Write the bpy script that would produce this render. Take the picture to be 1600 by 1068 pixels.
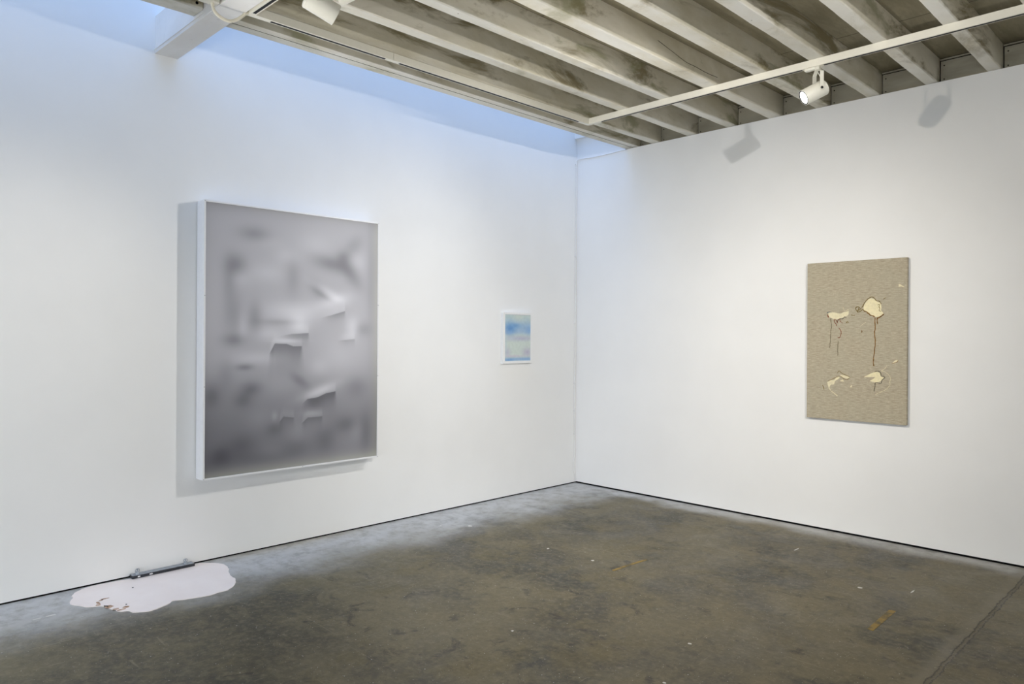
import bpy, bmesh, math, random
import numpy as np
from mathutils import Vector, Matrix, noise
C = bpy.context.scene.collection
SC = bpy.context.scene
R = math.radians
for o in list(bpy.data.objects): bpy.data.objects.remove(o)

# ------------------------------------------------------------------ camera
cd = bpy.data.cameras.new('camera'); cam = bpy.data.objects.new('camera', cd); C.objects.link(cam)
cd.sensor_width = 36; cd.lens = 36 * 1144.3 / 1600; cd.clip_start = .05
YAW = R(45.104); ROLL = R(-.321)
cam.matrix_world = Matrix.Translation((4.821, -5.726, 1.5)) @ Matrix.Rotation(YAW, 4, 'Z') @ Matrix.Rotation(R(90), 4, 'X') @ Matrix.Rotation(-ROLL, 4, 'Z')
cd.shift_y = -(534 - 522.6) / 1600
SC.camera = cam

# ------------------------------------------------------------------ sky, exposure
SC.view_settings.view_transform = 'Standard'; SC.view_settings.look = 'None'
SC.view_settings.gamma = 1; SC.view_settings.use_curve_mapping = False
SC.view_settings.exposure = 0.0
W = bpy.data.worlds.new('sky'); SC.world = W; W.use_nodes = True
wt = W.node_tree; bg = wt.nodes['Background']; bg.inputs[0].default_value = (.31, .52, .97, 1)
# overcast-bright sky: the zenith is several times brighter than the horizon
tc = wt.nodes.new('ShaderNodeTexCoord'); sx = wt.nodes.new('ShaderNodeSeparateXYZ'); wt.links.new(tc.outputs['Generated'], sx.inputs[0])
mp = wt.nodes.new('ShaderNodeMapRange'); mp.interpolation_type = 'SMOOTHSTEP'; wt.links.new(sx.outputs['Z'], mp.inputs['Value'])
SKY = 0.6
mp.inputs['From Min'].default_value = .55; mp.inputs['From Max'].default_value = 1.0
mp.inputs['To Min'].default_value = SKY; mp.inputs['To Max'].default_value = SKY * 9.8
wt.links.new(mp.outputs[0], bg.inputs[1])
SC.cycles.max_bounces = 10; SC.cycles.diffuse_bounces = 7; SC.cycles.sample_clamp_indirect = 6

def area(name, loc, rot, sx, sy, power, col):
    l = bpy.data.lights.new(name, 'AREA'); l.shape = 'RECTANGLE'; l.size = sx; l.size_y = sy; l.energy = power; l.color = col
    o = bpy.data.objects.new(name, l); C.objects.link(o); o.location = loc; o.rotation_euler = rot
    return o
p = area('skylight_portal', (.3, -3.75, 4.02), (0, 0, 0), .6, 7.5, 1, (1, 1, 1)); p.data.cycles.is_portal = True
FILL_FRONT = 5.15      # radiance of the added frosted window behind the camera
FILL_SIDE = 0.3       # radiance of the added frosted window to the right
SPOT = dict(A=208, B=270, C=560, D=74, U=500); UP_EL = 36; UP_CONE = 27

# ------------------------------------------------------------------ helpers
def link(ob, parent=None, loc=None):
    C.objects.link(ob)
    if parent is not None:
        ob.parent = parent
    return ob
def obj(name, bm, mat, parent=None, org=(0, 0, 0), smooth=False):
    """bm holds world coordinates; org = world origin of the object; parents carry pure translation"""
    me = bpy.data.meshes.new(name)
    bmesh.ops.recalc_face_normals(bm, faces=bm.faces)
    pw = Vector((0, 0, 0)); q = parent
    while q is not None: pw += q.location; q = q.parent
    if parent is not None and org == (0, 0, 0): org = tuple(pw)
    bmesh.ops.translate(bm, verts=bm.verts, vec=-Vector(org))
    bm.to_mesh(me); bm.free()
    if smooth:
        for f in me.polygons: f.use_smooth = True
        me.set_sharp_from_angle(angle=R(38))
    me.materials.append(mat)
    o = bpy.data.objects.new(name, me); o.location = Vector(org) - pw
    return link(o, parent)
def thing(name, label, cat, loc, group=None):
    o = bpy.data.objects.new(name, None); o.empty_display_size = .1; o.location = loc; C.objects.link(o)
    return tag(o, label, cat, group)
def tag(o, label, cat, group=None):
    o['label'] = label; o['category'] = cat
    if group: o['group'] = group
    return o
def struct(name, bm, mat, parent=None):
    o = obj(name, bm, mat, parent); o['kind'] = 'structure'; return o
def box(bm, x0, x1, y0, y1, z0, z1, bev=0):
    m = bmesh.ops.create_cube(bm, size=1)
    vs = m['verts']
    for v in vs: v.co = Vector(((x0 + x1) / 2 + v.co.x * (x1 - x0), (y0 + y1) / 2 + v.co.y * (y1 - y0), (z0 + z1) / 2 + v.co.z * (z1 - z0)))
    if bev:
        es = list({e for v in vs for e in v.link_edges})
        bmesh.ops.bevel(bm, geom=es, offset=bev, segments=2, affect='EDGES', profile=.5)
    return bm
def B(*a, **k): return box(bmesh.new(), *a, **k)
def frame_of(d):
    d = Vector(d).normalized(); u = Vector((0, 0, 1))
    if abs(d.z) > .95: u = Vector((0, 1, 0))
    s = d.cross(u).normalized(); return d, s, s.cross(d).normalized()
def lathe(bm, c, d, prof, n=40, caps=True):
    """prof = [(t along d, radius)...]"""
    d, s, u = frame_of(d); c = Vector(c); rings = []
    for t, r in prof:
        rings.append([bm.verts.new(c + d * t + (s * math.cos(2 * math.pi * k / n) + u * math.sin(2 * math.pi * k / n)) * r) for k in range(n)])
    for a, b in zip(rings, rings[1:]):
        for k in range(n): bm.faces.new((a[k], a[(k + 1) % n], b[(k + 1) % n], b[k]))
    if caps:
        bm.faces.new(rings[0]); bm.faces.new(rings[-1])
    return bm
def smoothpath(pts, per=6):
    P = [Vector(p) for p in pts]; out = []
    for i in range(len(P) - 1):
        p0 = P[max(i - 1, 0)]; p1 = P[i]; p2 = P[i + 1]; p3 = P[min(i + 2, len(P) - 1)]
        for k in range(per):
            t = k / per
            out.append(.5 * ((2 * p1) + (-p0 + p2) * t + (2 * p0 - 5 * p1 + 4 * p2 - p3) * t * t + (-p0 + 3 * p1 - 3 * p2 + p3) * t ** 3))
    out.append(P[-1]); return out
def tube(bm, pts, r, n=10, rad=None):
    rings = []; prev = None
    for i, p in enumerate(pts):
        d = (pts[min(i + 1, len(pts) - 1)] - pts[max(i - 1, 0)]).normalized()
        if prev is None: _, s, u = frame_of(d)
        else:
            s = (prev - d * prev.dot(d)).normalized(); u = d.cross(s)
        prev = s; rr = rad[i] if rad else r
        rings.append([bm.verts.new(p + (s * math.cos(2 * math.pi * k / n) + u * math.sin(2 * math.pi * k / n)) * rr) for k in range(n)])
    for a, b in zip(rings, rings[1:]):
        for k in range(n): bm.faces.new((a[k], a[(k + 1) % n], b[(k + 1) % n], b[k]))
    bm.faces.new(rings[0]); bm.faces.new(rings[-1]); return bm

# ------------------------------------------------------------------ materials
class N:
    def __init__(s, name):
        s.m = bpy.data.materials.new(name); s.m.use_nodes = True; s.t = s.m.node_tree
        s.b = s.t.nodes['Principled BSDF']; s.P = s.n('ShaderNodeNewGeometry').outputs['Position']
    def n(s, typ, **kw):
        x = s.t.nodes.new(typ)
        for k, v in kw.items(): setattr(x, k, v)
        return x
    def put(s, sock, v):
        if v is None: return
        if isinstance(v, bpy.types.NodeSocket): s.t.links.new(v, sock)
        else:
            if hasattr(sock.default_value, '__len__') and not hasattr(v, '__len__'): v = (v,) * len(sock.default_value)
            if hasattr(v, '__len__') and len(sock.default_value) == 4 and len(v) == 3: v = (*v, 1)
            sock.default_value = v
    def scl(s, sc, off=(0, 0, 0)):
        x = s.n('ShaderNodeVectorMath', operation='MULTIPLY_ADD'); s.put(x.inputs[0], s.P); x.inputs[1].default_value = sc; x.inputs[2].default_value = off
        return x.outputs[0]
    def noise(s, scale, vec=None, detail=4, rough=.55, dist=0):
        x = s.n('ShaderNodeTexNoise'); x.inputs['Scale'].default_value = scale; x.inputs['Detail'].default_value = detail
        x.inputs['Roughness'].default_value = rough; x.inputs['Distortion'].default_value = dist; s.put(x.inputs['Vector'], vec or s.P)
        return x.outputs['Fac']
    def voro(s, scale, vec=None, out='Distance'):
        x = s.n('ShaderNodeTexVoronoi'); x.inputs['Scale'].default_value = scale; s.put(x.inputs['Vector'], vec or s.P); return x.outputs[out]
    def ramp(s, v, lo, hi, a=0., b=1., smooth=True):
        x = s.n('ShaderNodeMapRange', interpolation_type='SMOOTHSTEP' if smooth else 'LINEAR')
        s.put(x.inputs['Value'], v); x.inputs['From Min'].default_value = lo; x.inputs['From Max'].default_value = hi
        x.inputs['To Min'].default_value = a; x.inputs['To Max'].default_value = b; return x.outputs[0]
    def mix(s, f, a, b, mode='MIX'):
        x = s.n('ShaderNodeMix', data_type='RGBA', blend_type=mode); s.put(x.inputs[0], f); s.put(x.inputs[6], a); s.put(x.inputs[7], b); return x.outputs[2]
    def math(s, op, a, b=None):
        x = s.n('ShaderNodeMath', operation=op); s.put(x.inputs[0], a)
        if b is not None: s.put(x.inputs[1], b)
        return x.outputs[0]
    def sep(s, v=None):
        x = s.n('ShaderNodeSeparateXYZ'); s.put(x.inputs[0], v or s.P); return x.outputs
    def bump(s, h, strength=.2, dist=.01):
        x = s.n('ShaderNodeBump'); s.put(x.inputs['Height'], h); x.inputs['Strength'].default_value = strength; x.inputs['Distance'].default_value = dist
        s.t.links.new(x.outputs[0], s.b.inputs['Normal'])
    def out(s, col, rough=.6, spec=.3, metal=0):
        s.put(s.b.inputs['Base Color'], col); s.put(s.b.inputs['Roughness'], rough); s.put(s.b.inputs['Specular IOR Level'], spec); s.b.inputs['Metallic'].default_value = metal
        return s.m
def srgb(r, g, b):
    f = lambda c: ((c / 255 + .055) / 1.055) ** 2.4 if c > 10 else c / 255 / 12.92
    return (f(r), f(g), f(b))
def plain(name, col, rough=.5, spec=.3, metal=0, var=.06, scale=30):
    m = N(name); v = m.noise(scale)
    return m.out(m.mix(m.ramp(v, .35, .65), [c * (1 - var) for c in col], [min(1, c * (1 + var)) for c in col]), rough, spec, metal)
def glow(name, col, s):
    m = N(name); m.put(m.b.inputs['Emission Color'], col); m.b.inputs['Emission Strength'].default_value = s
    return m.out((.8, .8, .8), .5)

def m_wall():
    m = N('white_wall_paint'); a = m.noise(1.3, detail=5); f = m.noise(160, detail=2)
    col = m.mix(m.ramp(a, .3, .7), (.83, .83, .82), (.86, .86, .85))
    m.bump(f, .05, .002); return m.out(col, .62, .25)
def m_floor():
    m = N('worn_concrete_floor'); s = m.sep()
    wv = m.noise(.8, detail=3)
    big = m.noise(.75, detail=9, rough=.62, dist=.3); med = m.noise(3.1, detail=9, rough=.68, dist=.5); fine = m.noise(26, detail=8, rough=.75)
    col = m.mix(m.ramp(big, .40, .60), (0.0392, 0.0335, 0.0160), (0.1215, 0.1014, 0.0488))
    col = m.mix(m.ramp(med, .45, .66, 0, .8), col, (0.1646, 0.1386, 0.0784))
    col = m.mix(m.ramp(m.noise(1.7, m.scl((1, 1, 1), (7, 3, 1)), 8, .65), .52, .64, 0, .85), col, (0.0255, 0.0251, 0.0144))
    col = m.mix(m.ramp(m.noise(2.6, m.scl((1, 1, 1), (3, 9, 1)), 6, .6), .54, .66, 0, .6), col, (0.1058, 0.0837, 0.0272))
    col = m.mix(m.ramp(m.noise(5.2, m.scl((1, 1, 1), (5, 1, 4)), 8, .7, .8), .56, .66, 0, .8), col, (0.0274, 0.0214, 0.0104))
    col = m.mix(m.ramp(fine, .42, .68, 0, .42), col, (0.2352, 0.1953, 0.1160))
    col = m.mix(m.ramp(m.noise(60, detail=6, rough=.8), .52, .68, 0, .55), col, (0.0274, 0.0223, 0.0128))
    # scratches: thin stretched noise
    for k, (sx, sy) in enumerate(((2, 40), (45, 3), (18, 22))):
        col = m.mix(m.ramp(m.noise(1.2, m.scl((sx, sy, 1), (k, k * 2, 0)), 3, .5, .6), .68, .73, 0, .3), col, (0.2940, 0.2558, 0.1680))
    # paint flecks of several sizes
    for sc, th, off, amt, c in ((7, .022, (1, 2, 0), .9, (.55, .54, .5)), (17, .05, (4, 1, 0), .8, (.5, .49, .45)), (38, .085, (9, 5, 0), .65, (.42, .41, .36)), (5, .02, (3, 8, 0), .9, (0.0196, 0.0186, 0.0144)), (21, .05, (2, 6, 0), .8, (0.0294, 0.0260, 0.0176))):
        d = m.voro(sc, m.scl((1, 1, 1), off)); e = m.math('ADD', d, m.math('MULTIPLY', m.noise(90), .06))
        col = m.mix(m.ramp(e, th + .02, th + .035, amt, 0), col, c)
    # pale dust swept along both walls
    x, y = s[0], s[1]
    wob = m.math('MULTIPLY', m.noise(2.2, detail=6), .28)
    dl = m.ramp(m.math('SUBTRACT', x, m.math('MULTIPLY', wob, 2.2)), -.12, .58, .85, 0); dr = m.ramp(m.math('SUBTRACT', m.math('MULTIPLY', y, -1.), wob), -.10, .14, .85, 0)
    col = m.mix(m.math('MULTIPLY', m.math('MAXIMUM', dl, dr), m.ramp(m.noise(9, detail=7, rough=.7), .25, .6, .45, 1)), col, (.56, .565, .56))
    # filled joint running away from the camera on the right
    off = m.math('SUBTRACT', m.math('ADD', x, m.math('MULTIPLY', m.noise(7, detail=5, rough=.7), .05)), 3.873)
    dj = m.math('ABSOLUTE', off); core = m.math('ADD', dj, m.math('MULTIPLY', m.noise(55, detail=4, rough=.7), .02))
    col = m.mix(m.ramp(m.math('ABSOLUTE', m.math('ADD', off, .035)), 0, .06, .55, 0), col, (0.1862, 0.1628, 0.1080))
    col = m.mix(m.ramp(core, .014, .021, .9, 0), col, (0.1078, 0.0884, 0.0480))
    edge = m.ramp(m.math('ABSOLUTE', m.math('SUBTRACT', core, .0195)), .001, .0045, .9, 0)
    col = m.mix(edge, col, (0.0245, 0.0186, 0.0096))
    h = m.math('ADD', m.math('MULTIPLY', fine, .3), m.ramp(core, .012, .022, -1.2, 0))
    m.bump(h, .35, .006)
    return m.out(col, m.ramp(med, .3, .7, .36, .55), .38)
def m_joist():
    m = N('limewashed_concrete'); z = m.sep()[2]
    a = m.noise(2.0, m.scl((1, .55, 1.6)), 7, .62, .4); b = m.noise(9, m.scl((1, .35, 1)), 6, .6); f = m.noise(70, m.scl((1, .4, 1)), 5, .7)
    col = m.mix(m.ramp(a, .32, .66), (.58, .535, .41), (.74, .70, .60))
    col = m.mix(m.ramp(b, .5, .75, 0, .5), col, (.70, .68, .60))
    st = m.noise(1.15, m.scl((1.2, .7, 2.2), (4, 1, 2)), 7, .66, .9)
    col = m.mix(m.ramp(st, .53, .65, 0, .85), col, (.215, .175, .085))
    st2 = m.noise(1.6, m.scl((1.5, .9, 2.6), (9, 4, 2)), 6, .6, .6)
    col = m.mix(m.ramp(st2, .55, .66, 0, .7), col, (.29, .28, .155))
    # paler tone on the underside and the lip just above it
    lip = m.math('ADD', z, m.math('MULTIPLY', m.noise(5, m.scl((1, .4, 1)), 6, .65), -.05))
    col = m.mix(m.ramp(lip, 3.256, 3.274, .95, 0), col, m.mix(m.ramp(a, .3, .7), (.68, .66, .59), (.77, .755, .70)))
    col = m.mix(m.ramp(f, .6, .8, 0, .3), col, (.24, .22, .165))
    col = m.mix(m.ramp(m.voro(6, m.scl((1, 1, 1), (2, 2, 1))), .02, .035, .8, 0), col, (.07, .06, .04))
    m.bump(f, .12, .004)
    return m.out(col, .8, .2)
def m_deck():
    m = N('plywood_deck'); a = m.noise(2.4, m.scl((3, .8, 1)), 7, .6, .6); f = m.noise(14, m.scl((5, 1, 1)), 6, .7)
    col = m.mix(m.ramp(a, .3, .7), (.19, .168, .11), (.28, .252, .175)); col = m.mix(m.ramp(f, .45, .75, 0, .5), col, (.16, .14, .092))
    x = m.sep(); ln = m.math('ABSOLUTE', m.math('SUBTRACT', m.math('FRACT', m.math('MULTIPLY', x[1], .62)), .5))
    col = m.mix(m.ramp(ln, .002, .004, .75, 0), col, (.07, .06, .04))
    return m.out(col, .75, .2)
def m_panel():
    m = N('grey_infill_board'); a = m.noise(2.5, m.scl((1, 1, 3)), 6, .6, .4)
    return m.out(m.mix(m.ramp(a, .3, .7), (.30, .275, .21), (.40, .37, .29)), .7, .25)
def m_linen():
    m = N('raw_linen'); wx = m.noise(1, m.scl((24, 1, 170)), 4, .7); wz = m.noise(1, m.scl((170, 1, 24)), 4, .7); big = m.noise(3.2, detail=4); slub = m.noise(1, m.scl((14, 1, 150), (3, 0, 1)), 4, .65)
    col = m.mix(m.ramp(wx, .3, .7), (0.320, 0.273, 0.196), (0.568, 0.508, 0.386))
    col = m.mix(m.ramp(wz, .3, .7, 0, .55), col, (0.383, 0.335, 0.244))
    col = m.mix(m.ramp(slub, .62, .74, 0, .75), col, (0.795, 0.738, 0.582))
    col = m.mix(m.ramp(m.noise(1, m.scl((160, 1, 13), (1, 0, 7)), 4, .65), .64, .76, 0, .5), col, (0.738, 0.682, 0.540))
    col = m.mix(m.ramp(m.noise(1, m.scl((20, 1, 160), (8, 0, 3)), 4, .65), .62, .76, 0, .5), col, (0.213, 0.177, 0.121))
    col = m.mix(m.ramp(big, .35, .65, 0, .22), col, (0.426, 0.412, 0.320))
    m.bump(m.math('ADD', wx, wz), .1, .0006)
    return m.out(col, .9, .1)
def m_attr(name, rough, spec=.3, coat=0):
    m = N(name); a = m.n('ShaderNodeAttribute'); a.attribute_name = 'Col'; m.b.inputs['Coat Weight'].default_value = coat
    return m.out(a.outputs['Color'], rough, spec)
M = dict(
    wall=m_wall(), floor=m_floor(), joist=m_joist(), deck=m_deck(), panel=m_panel(), linen=m_linen(),
    gap=plain('black_shadow_gap', (.006, .006, .007), .9, .05), dark=plain('dark_void', (.03, .027, .02), .9, .05),
    track=plain('cream_track_enamel', srgb(222, 218, 204), .4, .4, var=.015), lamp=plain('cream_lamp_enamel', srgb(224, 221, 208), .38, .45, var=.015),
    slot=plain('track_slot_black', (.012, .012, .012), .6, .2), bezel=plain('dark_grey_bezel', (.03, .03, .032), .35, .4),
    knob=plain('black_plastic', (.012, .012, .012), .4, .4), lens=glow('lit_lens', (1, .97, .91, 1), 5),
    white=plain('white_lacquer', (.82, .82, .83), .35, .4, var=.012), white2=plain('white_frame_paint', (.84, .84, .83), .45, .3, var=.012),
    screw=plain('steel_screw', (.45, .45, .46), .35, .5, 1), cable=plain('white_cable_sheath', (.80, .80, .80), .45, .3, var=.015),
    conduit=plain('cream_flex_conduit', srgb(226, 220, 202), .45, .3, var=.02), beam=None, art=m_attr('frosted_grey_art', .42, .35), art2=m_attr('pale_blue_art', .55, .2),
    cream=plain('cream_paint', srgb(229, 219, 181), .7, .2, var=.05, scale=60), cream2=plain('pale_cream_paint', srgb(222, 213, 180), .7, .2, var=.05, scale=60),
    olive=plain('olive_stitch', srgb(128, 112, 62), .8, .1, var=.3, scale=160), brown=plain('brown_paint', srgb(138, 104, 60), .8, .1, var=.35, scale=140),
    red=plain('rust_red_paint', srgb(134, 76, 50), .8, .1, var=.3, scale=140), grey=plain('grey_wash', srgb(134, 124, 102), .9, .1, var=.25, scale=140),
    slate=plain('slate_thread', srgb(88, 84, 70), .9, .1, var=.25, scale=140), blue=plain('slate_blue_thread', srgb(96, 112, 116), .9, .1, var=.2, scale=140),
    steel=plain('dark_steel', (.022, .025, .030), .42, .5, var=.35, scale=25), zinc=plain('grey_zinc', (.36, .39, .43), .42, .5, .6, var=.15, scale=60),
    yellow=None)
def m_beam():
    m = N('white_painted_timber'); a = m.noise(3.5, m.scl((.5, 1, 1)), 6, .6); f = m.noise(18, m.scl((1, 1, .25)), 5, .7)
    col = m.mix(m.ramp(a, .3, .7), (.72, .70, .67), (.80, .79, .77)); col = m.mix(m.ramp(f, .58, .78, 0, .4), col, (.44, .43, .40))
    col = m.mix(m.ramp(m.voro(5), .02, .032, .8, 0), col, (.12, .11, .1))
    m.bump(f, .12, .003); return m.out(col, .65, .25)
M['beam'] = m_beam()
def m_tape():
    m = N('worn_ochre_paint'); a = m.noise(9, detail=8, rough=.72)
    return m.out(m.mix(m.ramp(a, .36, .56), (.10, .085, .045), (.29, .195, .045)), .6, .3)
M['yellow'] = m_tape()
def m_puddle():
    m = N('pale_pink_poured_paint'); a = m.noise(4, detail=5); f = m.noise(30, detail=3)
    col = m.mix(m.ramp(a, .3, .7), (.86, .765, .71), (.90, .815, .76)); m.bump(f, .05, .004)
    return m.out(col, .36, .45)
M['puddle'] = m_puddle()
def m_rust():
    m = N('rust_stain'); a = m.noise(45, detail=6, rough=.75)
    return m.out(m.mix(m.ramp(a, .4, .6), (.30, .18, .10), (.64, .47, .36)), .75, .15)
M['rust'] = m_rust()

# measured outlines of the two pictures and the puddle (metres in the plane of each)
BLOBS= [(-3.482, 2.164, 0.087, 0.042, 0, -22), (-3.607, 1.953, 0.056, 0.055, 30, -25), (-3.654, 1.86, 0.037, 0.108, 0, -15), (-3.202, 1.901, 0.047, 0.106, 0, -14), (-2.896, 2.007, 0.125, 0.045, 10, -28), (-2.792, 2.064, 0.047, 0.041, 0, -15), (-2.734, 1.945, 0.047, 0.113, -40, -22), (-2.709, 2.152, 0.048, 0.082, 45, -14), (-3.01, 1.812, 0.066, 0.04, 45, -16), (-3.627, 1.635, 0.056, 0.109, 0, -16), (-3.476, 1.609, 0.039, 0.083, 0, -20), (-3.297, 1.578, 0.122, 0.017, 0, -12), (-2.553, 1.912, 0.037, 0.42, 0, -10), (-3.619, 1.454, 0.065, 0.036, 0, -24), (-2.629, 1.535, 0.061, 0.042, 0, -16), (-2.965, 1.774, 0.067, 0.015, 30, -10), (-3.03, 2.126, 0.121, 0.079, 0, 8), (-3.233, 2.034, 0.083, 0.048, 0, 10), (-3.386, 1.91, 0.119, 0.056, 0, 10), (-3.579, 1.864, 0.056, 0.046, 0, 8), (-3.183, 1.651, 0.169, 0.058, 0, 20), (-2.875, 1.736, 0.114, 0.04, -15, 22), (-3.152, 1.564, 0.064, 0.048, 0, 22), (-2.713, 1.545, 0.048, 0.062, 0, 20), (-2.932, 1.805, 0.113, 0.025, 25, 15), (-2.674, 2.031, 0.06, 0.062, 0, 10), (-3.562, 1.544, 0.028, 0.073, 0, 10), (-3.368, 1.498, 0.1, 0.038, 0, 14), (-3.226, 1.449, 0.083, 0.013, 0, 18), (-2.992, 1.089, 0.122, 0.03, -18, 26), (-3.331, 0.93, 0.02, 0.028, 0, 14), (-3.048, 0.934, 0.066, 0.022, 0, 14), (-3.545, 1.274, 0.048, 0.018, 0, -24), (-3.498, 1.129, 0.058, 0.037, 0, -22), (-3.143, 1.166, 0.064, 0.027, 35, -18), (-3.675, 1.238, 0.046, 0.09, 0, -10), (-3.766, 1.1, 0.053, 0.062, 0, -20), (-3.556, 1.059, 0.057, 0.046, 0, -18), (-3.332, 0.845, 0.051, 0.038, 0, -12), (-2.938, 0.737, 0.068, 0.08, 0, -14), (-2.765, 0.831, 0.082, 0.051, 0, -16), (-2.597, 0.763, 0.049, 0.125, 0, -16), (-3.567, 0.758, 0.076, 0.055, 0, -14), (-3.706, 0.702, 0.054, 0.054, 0, -16), (-3.491, 0.667, 0.29, 0.046, 0, -10), (-3.189, 0.706, 0.095, 0.048, 0, -10), (-2.68, 1.102, 0.072, 0.062, 0, -14), (-3.458, 1.331, 0.146, 0.037, 0, 14), (-3.31, 1.137, 0.102, 0.057, 0, 5), (-2.832, 1.313, 0.139, 0.121, 0, 10), (-3.441, 0.921, 0.078, 0.056, 0, 8), (-3.167, 0.819, 0.074, 0.068, 0, 9), (-3.004, 0.853, 0.077, 0.049, 0, 6), (-2.67, 0.781, 0.048, 0.062, 0, 8), (-3.333, 0.694, 0.121, 0.038, 0, 8), (-3.002, 1.258, 0.066, 0.049, 0, 10), (-3.404, 2.125, 0.099, 0.037, 0, 6)]
FLAP_SHADES= [([(-3.318, 1.478), (-3.205, 1.497), (-3.077, 1.503)], 0.053, -42, 0.9), ([(-3.374, 1.357), (-3.333, 1.431), (-3.247, 1.428), (-3.195, 1.41), (-3.129, 1.411)], 0.113, -46, 0), ([(-3.0, 1.609), (-2.899, 1.633), (-2.781, 1.667)], 0.04, -36, 0.8), ([(-3.134, 0.996), (-3.085, 1.036), (-3.003, 1.044), (-2.936, 1.069), (-2.857, 1.079)], 0.068, -50, 0.3), ([(-3.301, 0.885), (-3.265, 0.925), (-3.187, 0.912)], 0.057, -18, 0), ([(-3.129, 0.864), (-3.081, 0.904), (-2.965, 0.905)], 0.059, -22, 0), ([(-2.854, 1.449), (-2.785, 1.454), (-2.696, 1.461)], 0.036, -22, 0.6)]
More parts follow.
